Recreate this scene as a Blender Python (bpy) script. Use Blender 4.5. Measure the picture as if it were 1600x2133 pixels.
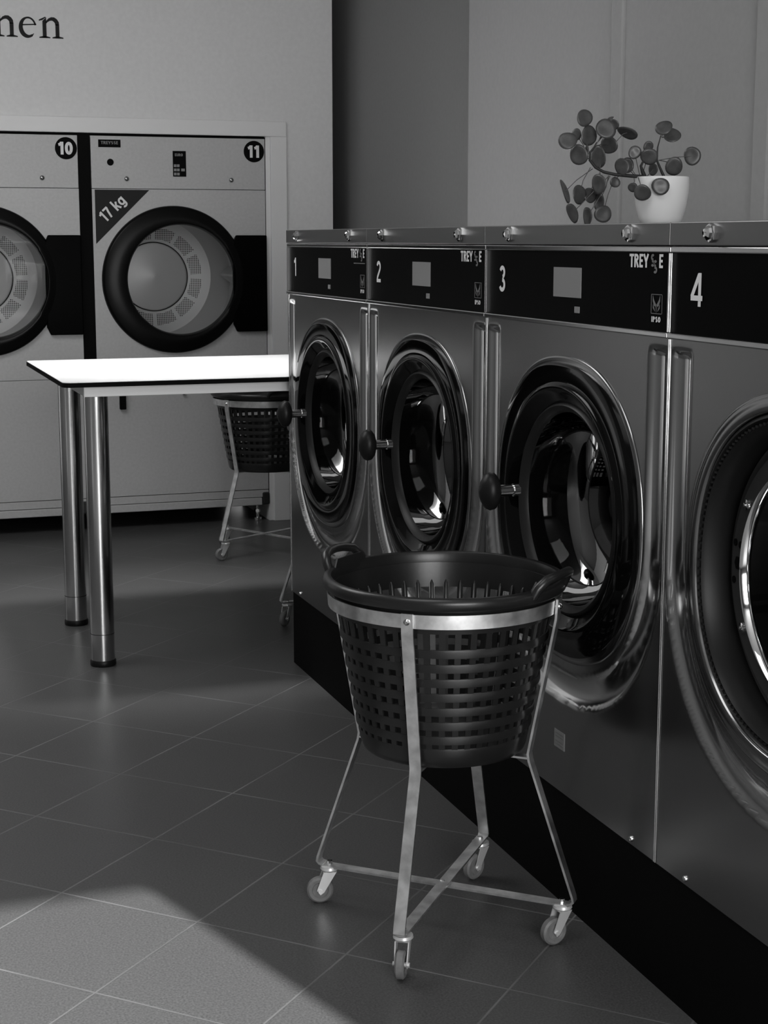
import bpy, math, random
from math import sin, cos, pi, radians, hypot, atan2, sqrt
from mathutils import Vector, Matrix
random.seed(7)
S = bpy.context.scene
for o in list(bpy.data.objects): bpy.data.objects.remove(o)
COL = S.collection

# ------------------------------------------------------------------ camera
PITCH, YAW, CAMH = 0.16744, 0.33084, 1.2236
cd = bpy.data.cameras.new('camera'); cam = bpy.data.objects.new('camera', cd); COL.objects.link(cam)
cd.sensor_fit = 'HORIZONTAL'; cd.sensor_width = 36; cd.lens = 3356.33/1600*36
cd.clip_start = .02
cam.location = (0, 0, CAMH); cam.rotation_euler = (pi/2-PITCH, 0, -YAW)
S.camera = cam
S.view_settings.view_transform = 'Standard'; S.view_settings.look = 'None'
S.view_settings.gamma = 1; S.view_settings.use_curve_mapping = False
S.view_settings.exposure = 0.0

# ------------------------------------------------------------------ world and lights
w = bpy.data.worlds.new('world'); S.world = w; w.use_nodes = True
w.node_tree.nodes['Background'].inputs[0].default_value = (.9, .9, .9, 1)
w.node_tree.nodes['Background'].inputs[1].default_value = .8

def light(name, kind, loc, rot, energy, **k):
    d = bpy.data.lights.new(name, kind); d.energy = energy
    for a, b in k.items(): setattr(d, a, b)
    o = bpy.data.objects.new(name, d); COL.objects.link(o); o.location = loc; o.rotation_euler = rot
    return o
# daylight through the shop window behind the camera
light('window_daylight', 'AREA', (.55, -1.95, 1.4), (radians(90), 0, 0), 104, shape='RECTANGLE', size=1.7, size_y=1.9)
# low sun coming through the same window, over the floor in front
light('sun', 'SUN', (0, -4, 4), Vector((-.3, .95, -.47)).to_track_quat('-Z', 'Y').to_euler(), 16, angle=radians(.4))
# ceiling lamps: a downlight over the folding table and a flat panel further left, then an added floor fill
light('downlight', 'SPOT', (1.0, 5.0, 2.72), (0, 0, 0), 300, spot_size=radians(50), spot_blend=.7, shadow_soft_size=.2)
light('overhead_area_light', 'AREA', (-.5, 4.6, 2.7), (0, 0, 0), 38, shape='RECTANGLE', size=2.0, size_y=1.5)
light('overhead_area_light', 'AREA', (.2, 1.9, 2.7), (0, 0, 0), 13, shape='RECTANGLE', size=1.2, size_y=1.2)  # fill with no fixture, added to brighten the near floor

# ------------------------------------------------------------------ materials
def mat(name, c, rough=.5, metal=0, spec=.5, coat=0, noise=0, nscale=40, bump=0, aniso=0, emit=0, rvar=0):
    m = bpy.data.materials.new(name); m.use_nodes = True
    nt = m.node_tree; b = nt.nodes['Principled BSDF']
    b.inputs['Base Color'].default_value = (c, c, c, 1)
    b.inputs['Roughness'].default_value = rough; b.inputs['Metallic'].default_value = metal
    b.inputs['Specular IOR Level'].default_value = spec
    b.inputs['Coat Weight'].default_value = coat; b.inputs['Coat Roughness'].default_value = .05
    if aniso: b.inputs['Anisotropic'].default_value = aniso
    if emit:
        b.inputs['Emission Color'].default_value = (c, c, c, 1); b.inputs['Emission Strength'].default_value = emit
    if noise or bump or rvar:
        tc = nt.nodes.new('ShaderNodeTexCoord'); n = nt.nodes.new('ShaderNodeTexNoise')
        n.inputs['Scale'].default_value = nscale; n.inputs['Detail'].default_value = 5
        nt.links.new(tc.outputs['Object'], n.inputs['Vector'])
        if noise:
            r = nt.nodes.new('ShaderNodeValToRGB')
            a, z = c*(1-noise), c*(1+noise)
            r.color_ramp.elements[0].color = (a, a, a, 1); r.color_ramp.elements[1].color = (z, z, z, 1)
            r.color_ramp.elements[0].position = .3; r.color_ramp.elements[1].position = .7
            nt.links.new(n.outputs['Fac'], r.inputs[0]); nt.links.new(r.outputs[0], b.inputs['Base Color'])
        if bump:
            bp = nt.nodes.new('ShaderNodeBump'); bp.inputs['Strength'].default_value = bump; bp.inputs['Distance'].default_value = .002
            nt.links.new(n.outputs['Fac'], bp.inputs['Height']); nt.links.new(bp.outputs[0], b.inputs['Normal'])
        if rvar:
            mr = nt.nodes.new('ShaderNodeMapRange')
            mr.inputs['To Min'].default_value = rough-rvar; mr.inputs['To Max'].default_value = rough+rvar
            nt.links.new(n.outputs['Fac'], mr.inputs['Value']); nt.links.new(mr.outputs[0], b.inputs['Roughness'])
    return m

M = {}
M['wall'] = mat('painted_wall', .70, .8, noise=.03, nscale=60, bump=.15)
M['rwall'] = mat('grey_wall', .36, .75, noise=.03, nscale=60, bump=.1)
M['dwall'] = mat('shaded_recess_wall', .25, .75, noise=.03, nscale=60)  # shade of the recess put into a darker wall grey
M['room'] = mat('far_room_wall', .22, .8)
M['ceiling'] = mat('ceiling_white', .55, .8)
M['trim'] = mat('white_trim', .74, .45)
M['steel'] = mat('brushed_steel', .24, .25, 1, rvar=.03, nscale=6)
M['steelp'] = mat('polished_steel', .45, .16, 1)
M['strip'] = mat('top_strip_steel', .22, .35, 1)
M['steelr'] = mat('door_ring_steel', .26, .18, 1)
M['fork'] = mat('bright_zinc', .75, .35, .5)

def channel_steel():
    """brushed front sheet; pressed channel polished, with caught room light painted into its colour"""
    m = M['steel']; nt = m.node_tree; b = nt.nodes['Principled BSDF']
    at = nt.nodes.new('ShaderNodeAttribute'); at.attribute_name = 'channel'
    for sock, a, z in (('Base Color', .24, .62), ('Roughness', .25, .14)):  # channel base colour raised to stand in for light its hollow catches
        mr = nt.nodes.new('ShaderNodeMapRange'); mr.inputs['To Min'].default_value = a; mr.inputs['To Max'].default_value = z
        nt.links.new(at.outputs['Fac'], mr.inputs['Value'])
        for l in list(b.inputs[sock].links): nt.links.remove(l)
        nt.links.new(mr.outputs[0], b.inputs[sock])
channel_steel()
M['chrome'] = mat('chrome', .8, .06, 1)
M['legm'] = mat('brushed_chrome_leg', .66, .18, 1, aniso=.3)
M['galv'] = mat('galvanised_steel', .85, .38, 1, noise=.22, nscale=35, rvar=.08)
M['black'] = mat('black_gloss_plastic', .002, .07, spec=.2)
M['blackm'] = mat('black_matt', .004, .6, spec=.04)
M['basket'] = mat('black_basket_plastic', .012, .3, spec=.45, bump=.05, nscale=120)
M['panel'] = mat('black_panel_film', .002, .35, spec=.02)
M['disp'] = mat('grey_display', .22, .5)
M['white'] = mat('white_lettering', .75, .5)
M['greyl'] = mat('grey_lettering', .16, .5)
M['gasket'] = mat('grey_door_gasket', .03, .45, spec=.2)
M['gframe'] = mat('black_glass_frame', .014, .4, spec=.2)
M['rubber'] = mat('dark_rubber', .008, .4, spec=.2)
M['dryer'] = mat('dryer_front_enamel', .46, .42, noise=.05, nscale=90, spec=.5)
M['drum'] = mat('drum_steel', .85, .35, .25, noise=.12, nscale=6)
M['laminate'] = mat('white_laminate', .82, .22, spec=.6)
M['rail'] = mat('pale_table_rail', .88, .4)
M['pot'] = mat('white_ceramic', .88, .3)
M['leaf'] = mat('succulent_leaf', .065, .35, noise=.25, nscale=60)
M['stem'] = mat('plant_stem', .02, .6)
M['soil'] = mat('soil', .02, .9, noise=.4)
M['ink'] = mat('wall_lettering', .012, .5, spec=.15)
M['wheel'] = mat('grey_rubber_wheel', .16, .5, noise=.15, nscale=80)
M['tri'] = mat('dark_grey_sticker', .022, .5, spec=.1)
M['dring'] = mat('satin_black_ring', .004, .3, spec=.12)
M['throat'] = mat('black_door_throat', .003, .25, spec=.1)
M['wdrum'] = mat('washer_drum_steel', .3, .38, .9, noise=.1, nscale=6)
M['cloth'] = mat('pale_cloth', .65, .9, noise=.1, nscale=30, bump=.4)

def glass_mat():
    m = bpy.data.materials.new('door_glass'); m.use_nodes = True; nt = m.node_tree; nt.nodes.clear()
    out = nt.nodes.new('ShaderNodeOutputMaterial'); mix = nt.nodes.new('ShaderNodeMixShader')
    tr = nt.nodes.new('ShaderNodeBsdfTransparent'); tr.inputs[0].default_value = (.93, .93, .93, 1)
    gl = nt.nodes.new('ShaderNodeBsdfGlossy'); gl.inputs['Roughness'].default_value = .02; gl.inputs[0].default_value = (.3, .3, .3, 1)
    fr = nt.nodes.new('ShaderNodeFresnel'); fr.inputs['IOR'].default_value = 1.45
    nt.links.new(fr.outputs[0], mix.inputs[0]); nt.links.new(tr.outputs[0], mix.inputs[1])
    nt.links.new(gl.outputs[0], mix.inputs[2]); nt.links.new(mix.outputs[0], out.inputs[0])
    return m
M['glass'] = glass_mat()

def math_node(nt, op, a, b=None):
    n = nt.nodes.new('ShaderNodeMath'); n.operation = op
    for i, v in enumerate((a, b)):
        if v is None: continue
        if isinstance(v, (int, float)): n.inputs[i].default_value = v
        else: nt.links.new(v, n.inputs[i])
    return n.outputs[0]

def floor_mat():
    m = mat('grey_floor_tiles', .05, .38, spec=.34); nt = m.node_tree; b = nt.nodes['Principled BSDF']
    g = nt.nodes.new('ShaderNodeNewGeometry'); sx = nt.nodes.new('ShaderNodeSeparateXYZ'); nt.links.new(g.outputs['Position'], sx.inputs[0])
    X, Y = sx.outputs[0], sx.outputs[1]
    s = math_node(nt, 'DIVIDE', math_node(nt, 'SUBTRACT', math_node(nt, 'ADD', X, Y), 3.302), .4395)
    d = math_node(nt, 'DIVIDE', math_node(nt, 'ADD', math_node(nt, 'SUBTRACT', X, Y), 2.148), .430)
    def edge(v):
        f = math_node(nt, 'FRACT', math_node(nt, 'ADD', v, 50.5)); return math_node(nt, 'ABSOLUTE', math_node(nt, 'SUBTRACT', f, .5))
    e = math_node(nt, 'MINIMUM', edge(s), edge(d))
    gm = nt.nodes.new('ShaderNodeMapRange'); gm.inputs['From Min'].default_value = .0035; gm.inputs['From Max'].default_value = .0085
    gm.inputs['To Min'].default_value = 1; gm.inputs['To Max'].default_value = 0; nt.links.new(e, gm.inputs['Value'])
    n = nt.nodes.new('ShaderNodeTexNoise'); n.inputs['Scale'].default_value = 260; n.inputs['Detail'].default_value = 3
    nt.links.new(g.outputs['Position'], n.inputs['Vector'])
    r = nt.nodes.new('ShaderNodeValToRGB')
    r.color_ramp.elements[0].position = .3; r.color_ramp.elements[0].color = (.050, .050, .050, 1)
    r.color_ramp.elements[1].position = .7; r.color_ramp.elements[1].color = (.092, .092, .092, 1)
    nt.links.new(n.outputs['Fac'], r.inputs[0])
    n2 = nt.nodes.new('ShaderNodeTexNoise'); n2.inputs['Scale'].default_value = 3; nt.links.new(g.outputs['Position'], n2.inputs['Vector'])
    gc = nt.nodes.new('ShaderNodeValToRGB')
    gc.color_ramp.elements[0].position = .35; gc.color_ramp.elements[0].color = (.085, .085, .085, 1)
    gc.color_ramp.elements[1].position = .65; gc.color_ramp.elements[1].color = (.17, .17, .17, 1)
    nt.links.new(n2.outputs['Fac'], gc.inputs[0])
    mx = nt.nodes.new('ShaderNodeMix'); mx.data_type = 'RGBA'
    nt.links.new(gm.outputs[0], mx.inputs[0]); nt.links.new(r.outputs[0], mx.inputs[6]); nt.links.new(gc.outputs[0], mx.inputs[7])
    nt.links.new(mx.outputs[2], b.inputs['Base Color'])
    rr = nt.nodes.new('ShaderNodeMapRange'); rr.inputs['To Min'].default_value = .30; rr.inputs['To Max'].default_value = .42
    nt.links.new(n2.outputs['Fac'], rr.inputs['Value']); nt.links.new(rr.outputs[0], b.inputs['Roughness'])
    bp = nt.nodes.new('ShaderNodeBump'); bp.inputs['Strength'].default_value = .35; bp.inputs['Distance'].default_value = .001
    nt.links.new(math_node(nt, 'SUBTRACT', math_node(nt, 'MULTIPLY', n.outputs['Fac'], .25), gm.outputs[0]), bp.inputs['Height'])
    nt.links.new(bp.outputs[0], b.inputs['Normal'])
    return m
M['floor'] = floor_mat()

def drum_back_mat():
    # perforated bands of small holes around the drum's back plate
    m = mat('perforated_drum_plate', .75, .4, .1); nt = m.node_tree; b = nt.nodes['Principled BSDF']
    tc = nt.nodes.new('ShaderNodeTexCoord'); sx = nt.nodes.new('ShaderNodeSeparateXYZ'); nt.links.new(tc.outputs['Object'], sx.inputs[0])
    x, z = sx.outputs[0], math_node(nt, 'SUBTRACT', sx.outputs[2], 1.056)
    r = math_node(nt, 'SQRT', math_node(nt, 'ADD', math_node(nt, 'MULTIPLY', x, x), math_node(nt, 'MULTIPLY', z, z)))
    a = math_node(nt, 'ARCTAN2', z, x)
    band = math_node(nt, 'MULTIPLY', math_node(nt, 'GREATER_THAN', r, .170), math_node(nt, 'LESS_THAN', r, .222))
    sec = math_node(nt, 'GREATER_THAN', math_node(nt, 'ABSOLUTE', math_node(nt, 'SINE', math_node(nt, 'MULTIPLY', a, 6))), .28)
    k = 2*pi/.0115
    dots = math_node(nt, 'GREATER_THAN', math_node(nt, 'MULTIPLY', math_node(nt, 'SINE', math_node(nt, 'MULTIPLY', math_node(nt, 'ADD', x, z), k/1.414)), math_node(nt, 'SINE', math_node(nt, 'MULTIPLY', math_node(nt, 'SUBTRACT', x, z), k/1.414))), .12)
    f = math_node(nt, 'MULTIPLY', math_node(nt, 'MULTIPLY', band, sec), dots)
    mx = nt.nodes.new('ShaderNodeMix'); mx.data_type = 'RGBA'; nt.links.new(f, mx.inputs[0])
    mx.inputs[6].default_value = (.75, .75, .75, 1); mx.inputs[7].default_value = (.02, .02, .02, 1)
    nt.links.new(mx.outputs[2], b.inputs['Base Color'])
    return m
M['drumback'] = drum_back_mat()

# ------------------------------------------------------------------ mesh helpers
class MB:
    def __init__(s): s.v = []; s.f = []
    def add(s, vs, fs):
        n = len(s.v); s.v += [tuple(p) for p in vs]; s.f += [tuple(i+n for i in f) for f in fs]; return s
    def box(s, x0, x1, y0, y1, z0, z1, mtx=None):
        vs = [Vector((x, y, z)) for x in (x0, x1) for y in (y0, y1) for z in (z0, z1)]
        if mtx: vs = [mtx @ p for p in vs]
        return s.add(vs, [(0, 1, 3, 2), (4, 6, 7, 5), (0, 4, 5, 1), (2, 3, 7, 6), (0, 2, 6, 4), (1, 5, 7, 3)])
    def tube(s, pts, r, n=10, cap=True):
        pts = [Vector(p) for p in pts]; rs = r if isinstance(r, (list, tuple)) else [r]*len(pts)
        rings = []; up = None
        for i, p in enumerate(pts):
            t = (pts[min(i+1, len(pts)-1)]-pts[max(i-1, 0)]).normalized()
            if up is None: up = t.orthogonal().normalized()
            up = (up-t*up.dot(t)).normalized(); b = t.cross(up)
            rings.append([p+(up*cos(2*pi*k/n)+b*sin(2*pi*k/n))*rs[i] for k in range(n)])
        vs = [q for R in rings for q in R]; fs = []
        for i in range(len(pts)-1):
            for k in range(n): fs.append((i*n+k, i*n+(k+1) % n, (i+1)*n+(k+1) % n, (i+1)*n+k))
        if cap: fs.append(tuple(range(n))[::-1]); fs.append(tuple((len(pts)-1)*n+k for k in range(n)))
        return s.add(vs, fs)
    def strap(s, pts, wdir, w, t):
        """flat metal strap following pts; wdir = the width direction"""
        pts = [Vector(p) for p in pts]; wd = Vector(wdir).normalized(); vs = []; fs = []
        for i, p in enumerate(pts):
            if 0 < i < len(pts)-1:
                a = (p-pts[i-1]).normalized(); b = (pts[i+1]-p).normalized(); tt = (a+b).normalized()
            else: tt = (pts[min(i+1, len(pts)-1)]-pts[max(i-1, 0)]).normalized()
            n = tt.cross(wd).normalized()
            for sx, sy in ((-1, -1), (1, -1), (1, 1), (-1, 1)): vs.append(p+wd*sx*w/2+n*sy*t/2)
        for i in range(len(pts)-1):
            for k in range(4): fs.append((i*4+k, i*4+(k+1) % 4, i*4+4+(k+1) % 4, i*4+4+k))
        fs += [(3, 2, 1, 0), tuple(len(vs)-4+k for k in range(4))]
        return s.add(vs, fs)
    def lathe(s, prof, place, n=64, closed=False):
        """prof: (r, h) pairs; place(r, angle, h) -> point"""
        m = len(prof); vs = [place(r, 2*pi*k/n, h) for r, h in prof for k in range(n)]; fs = []
        for i in range(m if closed else m-1):
            j = (i+1) % m
            for k in range(n): fs.append((i*n+k, i*n+(k+1) % n, j*n+(k+1) % n, j*n+k))
        return s.add(vs, fs)
    def poly(s, pts2, place, d0, d1):
        """prism of a 2D outline"""
        n = len(pts2)
        vs = [place(a, b, d0) for a, b in pts2]+[place(a, b, d1) for a, b in pts2]
        fs = [tuple(range(n)), tuple(range(n, 2*n))[::-1]]+[(k, (k+1) % n, n+(k+1) % n, n+k) for k in range(n)]
        return s.add(vs, fs)
    def build(s, name, m, parent=None, smooth=None, bevel=0, loc=None, recalc=True):
        me = bpy.data.meshes.new(name); me.from_pydata(s.v, [], s.f); me.update()
        if recalc:
            import bmesh
            bm = bmesh.new(); bm.from_mesh(me); bmesh.ops.recalc_face_normals(bm, faces=bm.faces); bm.to_mesh(me); bm.free()
        if smooth is not None:
            me.shade_smooth()
            me.set_sharp_from_angle(angle=radians(smooth))
        me.materials.append(M[m] if isinstance(m, str) else m)
        o = bpy.data.objects.new(name, me); COL.objects.link(o)
        if parent: o.parent = parent
        if loc: o.location = loc
        if bevel:
            b = o.modifiers.new('bevel', 'BEVEL'); b.width = bevel; b.segments = 2; b.limit_method = 'ANGLE'
        return o

def thing(name, label, cat, loc=(0, 0, 0), rot=0, group=None):
    o = bpy.data.objects.new(name, None); COL.objects.link(o); o.location = loc; o.rotation_euler = (0, 0, rot)
    o.empty_display_size = .05
    o['label'] = label; o['category'] = cat
    if group: o['group'] = group
    return o
def tag(o, label, cat, group=None):
    o['label'] = label; o['category'] = cat
    if group: o['group'] = group
    return o
def struct(o): o['kind'] = 'structure'; return o

def arc(cx, cy, rx, ry, a0, a1, n=14):
    return [(cx+rx*cos(radians(a0+(a1-a0)*k/n)), cy+ry*sin(radians(a0+(a1-a0)*k/n))) for k in range(n+1)]
# sans letters as centre lines on a cell of height 1 (outer edges reach 0 and 1 once stroked)
def GL(h):
    t, u, m = 1-h, h, .5
    return {
     '0': (.58, [arc(.29, .5, .29-h, .5-h, 90, 450, 28)]), 'O': (.66, [arc(.33, .5, .33-h, .5-h, 90, 450, 28)]),
     '1': (.44, [[(.30, 0), (.30, 1)], [(.04, .77), (.17, .80), (.30-h*.2, .94)]]),
     '2': (.56, [arc(.28, .72, .28-h, .28-h, 165, -38, 14)+[(.13, .24), (h*.9, u)], [(.02, u), (.56, u)]]),
     '3': (.56, [arc(.27, .745, .24-h*.8, .255-h, 160, -80, 14), arc(.27, .27, .28-h, .27-h, 88, -160, 16)]),
     '4': (.64, [[(.47, 0), (.47, 1)], [(.44, .96), (h*.6, .28)], [(0, .25), (.64, .25)]]),
     '7': (.54, [[(0, t), (.54-h*.5, t)], [(.54-h, t), (.33, .55), (.22, 0)]]),
     'k': (.50, [[(h, 0), (h, 1)], [(.44, .70), (h*1.6, .28)], [(.22, .44), (.47, 0)]]),
     'g': (.56, [arc(.28, .36, .28-h, .35-h, 0, 360, 24), [(.56-h, .70), (.56-h, -.02)]+arc(.28, -.02, .28-h, .23-h, 0, -150, 12)]),
     'T': (.54, [[(.27, 0), (.27, 1)], [(0, t), (.54, t)]]),
     'R': (.58, [[(h, 0), (h, 1)], [(h, t), (.27, t)]+arc(.27, .73, .27-h, .27-h, 90, -90, 12)+[(h, .46)], [(.30, .46), (.52, 0)]]),
     'E': (.48, [[(h, 0), (h, 1)], [(h, t), (.47, t)], [(h, .5), (.43, .5)], [(h, u), (.48, u)]]),
     'Y': (.60, [[(.30, 0), (.30, .45)], [(.04, 1), (.30, .42)], [(.56, 1), (.30, .42)]]),
     'S': (.54, [arc(.27, .735, .25-h, .265-h, 35, 270, 16)+arc(.27, .265, .27-h, .265-h, 90, -145, 16)]),
     'I': (2*h+.06, [[(h+.03, 0), (h+.03, 1)]]),
     'P': (.56, [[(h, 0), (h, 1)], [(h, t), (.27, t)]+arc(.27, .71, .28-h, .29-h, 90, -90, 12)+[(h, .42)]]),
     'U': (.60, [[(h, 1), (h, .28)]+arc(.30, .28, .30-h, .28-h, 180, 360, 14)+[(.60-h, 1)]]),
     ' ': (.26, []),
    }
def text_into(mb, body, size, place, bold=.18, xs=1, gap=.07):
    """letters of cap height `size`, stroke width bold*size, centred; place(a, b, d) maps the text plane"""
    g = GL(bold/2); W = sum(g[c][0]+gap for c in body)-gap; x = -W/2
    for c in body:
        for ns, pts in enumerate(g[c][1]):
            n = len(pts); L = []; Rr = []
            for i, (px, py) in enumerate(pts):
                closed = hypot(pts[0][0]-pts[-1][0], pts[0][1]-pts[-1][1]) < 1e-4 and n > 4
                p0 = pts[i-1] if i else (pts[-2] if closed else pts[0]); p1 = pts[i+1] if i < n-1 else (pts[1] if closed else pts[-1])
                d0 = (px-p0[0], py-p0[1]); d1 = (p1[0]-px, p1[1]-py)
                l0 = hypot(*d0); l1 = hypot(*d1)
                if l0 < 1e-9: d0, l0 = d1, l1
                if l1 < 1e-9: d1, l1 = d0, l0
                tx, ty = d0[0]/l0+d1[0]/l1, d0[1]/l0+d1[1]/l1; l = hypot(tx, ty) or 1; tx /= l; ty /= l
                k = bold/2/max(.5, (tx*d0[0]+ty*d0[1])/l0)
                L.append((px-ty*k, py+tx*k)); Rr.append((px+ty*k, py-tx*k))
            P = lambda q: place((x+q[0])*size*xs, (q[1]-.5)*size, .0002*ns)
            mb.add([P(q) for q in L]+[P(q) for q in Rr], [(i, i+1, n+i+1, n+i) for i in range(n-1)])
        x += g[c][0]+gap
    return mb

# ------------------------------------------------------------------ room
XW = 1.238          # plane of the washer fronts
YB = 6.797          # back wall
YR = 2.10           # right wall
CH = 2.75
struct(MB().box(-2.6, 2.6, -2.0, 7.8, -.1, 0).build('floor', 'floor'))
struct(MB().box(-2.6, 2.6, -2.0, 7.8, CH, CH+.1).build('ceiling', 'ceiling'))
b = MB()
b.box(-2.6, 1.835, YB, YB+.12, 1.675, CH); b.box(1.835, YR, YB, YB+.12, 0, CH); b.box(-2.6, -1.4, YB, YB+.12, 0, 1.675)
b.box(YR-.12, YR, YB+.12, 7.8, 0, CH)
struct(b.build('wall_back', 'wall'))
struct(MB().box(-1.4, 1.835, 7.7, 7.8, 0, 1.675).build('wall_niche', 'blackm'))
b = MB()
b.box(YR+.02, YR+.12, -2.0, 5.28, 0, CH)
struct(b.build('wall_right', 'rwall'))
b = MB(); b.box(YR+.10, YR+.22, 5.28, 7.8, 0, CH); b.box(YR, YR+.10, 7.3, 7.8, 0, CH); b.box(YR+.12, YR+.22, 5.2, 5.28, 0, CH)
struct(b.build('wall_recess', 'dwall'))
for i, y in enumerate((4.16, 3.405)):
    struct(MB().box(YR+.009, YR+.03, y-.034, y+.034, 0, CH).build('trim_%d' % (i+3), 'rwall', bevel=.005))
struct(MB().box(-2.7, -2.6, -2.0, 7.8, 0, CH).build('wall_left', 'room'))
# front wall with the shop window behind the camera
b = MB()
b.box(-2.6, -1.35, -2.1, -2.0, 0, CH); b.box(2.10, 2.6, -2.1, -2.0, 0, CH); b.box(-1.35, 2.10, -2.1, -2.0, 2.475, CH); b.box(-1.35, 2.10, -2.1, -2.0, 0, .35)
struct(b.build('wall_front', 'room'))
# casing around the dryer niche
b = MB(); b.box(-1.4, 1.891, YB-.014, YB, 1.655, 1.718); struct(b.build('trim_1', 'trim', bevel=.003))
b = MB(); b.box(1.820, 1.891, YB-.014, YB+.0, 0.0, 1.655); b.box(1.80, 1.834, YB, YB+.5, 0, 1.675); struct(b.build('trim_2', 'trim', bevel=.002))

# ---- serif wall lettering
def stroke(pts, ws):
    L = []; R = []
    for i, (x, y) in enumerate(pts):
        x0, y0 = pts[max(i-1, 0)]; x1, y1 = pts[min(i+1, len(pts)-1)]
        l = hypot(x1-x0, y1-y0) or 1; nx, ny = -(y1-y0)/l, (x1-x0)/l
        L.append((x+nx*ws[i]/2, y+ny*ws[i]/2)); R.append((x-nx*ws[i]/2, y-ny*ws[i]/2))
    return L, R
def add_stroke(mb, pts, ws, place):
    L, R = stroke(pts, ws); vs = [place(a, b, 0) for a, b in L]+[place(a, b, 0) for a, b in R]; n = len(L)
    mb.add(vs, [(i, i+1, n+i+1, n+i) for i in range(n-1)])
def glyph_n(mb, place):
    P = lambda pts: mb.add([place(a, b, 0) for a, b in pts], [tuple(range(len(pts)))])
    P([(.17, .04), (.36, .04), (.36, .98), (.17, .80)]); P([(.0, .80), (.17, .84), (.36, .98), (.30, 1.0), (.0, .86)])
    P([(.0, 0), (.54, 0), (.54, .05), (.38, .09), (.15, .09), (.0, .05)])
    P([(.80, .05), (.99, .05), (.99, .66), (.80, .66)]); P([(.64, 0), (1.18, 0), (1.18, .05), (1.01, .09), (.78, .09), (.64, .05)])
    pts = [(.34+.555*(1-cos(t))/2, .66+.25*sin(t)**.8) if t > 0 else (.34, .66) for t in [pi*k/16 for k in range(0, 17)]]
    pts = [(.33, .70), (.40, .79), (.50, .87), (.61, .91), (.72, .90), (.82, .83), (.88, .74), (.895, .62)]
    add_stroke(mb, pts, [.06, .09, .13, .16, .19, .20, .20, .19], place)
    return 1.22
def glyph_e(mb, place):
    pts = []; ws = []
    for k in range(0, 33):
        a = radians(12+k*(318-12)/32); pts.append((.43+.36*cos(a), .49+.44*sin(a)))
        ws.append(.085+.115*max(0, -cos(a-radians(15)))**1.0+.03*max(0, -sin(a)))
    ws[-1] = .03; ws[-2] = .05
    add_stroke(mb, pts, ws, place)
    mb.add([place(a, b, 0) for a, b in [(.13, .555), (.83, .60), (.83, .655), (.13, .615)]], [(0, 1, 2, 3)])
    return .93
def glyph_v(mb, place):
    P = lambda pts: mb.add([place(a, b, 0) for a, b in pts], [tuple(range(len(pts)))])
    P([(.1, .95), (.33, .95), (.62, .2), (.55, 0), (.47, 0)]); P([(.55, 0), (.62, .1), (.90, .95), (.82, .95)])
    P([(0, .94), (.42, .94), (.42, 1), (0, 1)]); P([(.72, .94), (1.05, .94), (1.05, 1), (.72, 1)])
    return 1.1
def wall_word(name, glyphs, xr, z0, xh, label):
    mb = MB(); adv = 0; tot = 0
    G = {'n': (glyph_n, 1.24), 'e': (glyph_e, .94), 'y': (glyph_v, 1.07)}
    tot = sum(G[g][1] for g in glyphs)-.06
    x = xr-tot*xh
    for g in glyphs:
        G[g][0](mb, lambda a, b, d, x=x: (x+a*xh*.98, YB-.0012, z0+b*xh)); x += G[g][1]*xh
    tag(mb.build(name, 'ink', recalc=False), label, 'lettering')
wall_word('wall_lettering', 'nnen', .966, 2.024, .083, 'dark serif letters ending in nen on the pale wall above the dryers')
wall_word('wall_lettering', 'y', .707, 1.882, .083, 'tip of a dark serif letter on the wall, one line below the nen lettering')

# ------------------------------------------------------------------ washers
W2 = .3705; ZC = .744; ZB = .215; ZT = 1.25; ZP = 1.0806; ZS = 1.2145
def sup(c, n=2.25):
    return (abs(c)**(2/n))*(1 if c >= 0 else -1)
def ringp(scale_z=.925, e=2.25):
    """place(r, angle, p): ellipse-like ring about the door centre; p = out of the front"""
    return lambda r, a, p: (-p, -r*sup(cos(a), e), ZC+r*scale_z*sup(sin(a), e))
def rnd(r, a, p): return (-p, -r*cos(a), ZC+r*.95*sin(a))
def chan(u, z):
    """depth of the pressed channel in the steel front"""
    if z > ZC: s = abs(u)
    else: s = (abs(u)**2.2+abs((z-ZC)/.98)**2.2)**(1/2.2)
    c, h = .334, .029
    t = abs(s-c)
    fade = min(1, max(0, (ZP-.022-z)/.012)); fade = fade*fade*(3-2*fade)
    k = 0
    if t < h: k = sqrt(max(0, 1-(t/h)**2))
    low = 1.0
    return .011*k*fade*low
FRONT = {}
def front_mesh():
    du = .0055; us = [-W2+i*(2*W2/136) for i in range(137)]; nz = 158; zs = [ZB+(ZP-.008-ZB)*i/nz for i in range(nz+1)]
    mb = MB(); vs = [(chan(u, z), -u, z) for z in zs for u in us]; fs = []; n = len(us)
    for i in range(nz):
        for k in range(n-1):
            u = (us[k]+us[k+1])/2; z = (zs[i]+zs[i+1])/2
            if (abs(u/.283)**2.25+abs((z-ZC)/(.283*.925))**2.25) < 1: continue
            fs.append((i*n+k, i*n+n+k, i*n+n+k+1, i*n+k+1))
    mb.add(vs, fs); mb.pol = [min(1, v[0]/.004) for v in vs]; return mb
def flat(mb, u0, u1, z0, z1, d): mb.box(-d, 0.0005, -u1, -u0, z0, z1)
def emblem(mb, cu, cz, s):
    P = lambda a, b, d: (-.0016, -(cu+a*s), cz+b*s)
    for sg in (-1, 1):
        add_stroke(mb, [(sg*.42, .48), (sg*.36, .2), (sg*.2, -.02), (sg*.03, -.12), (0, -.5)], [.03, .16, .22, .16, .05], P)
        add_stroke(mb, [(sg*.40, -.02), (sg*.34, -.2), (sg*.14, -.42)], [.02, .14, .02], P)
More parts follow.
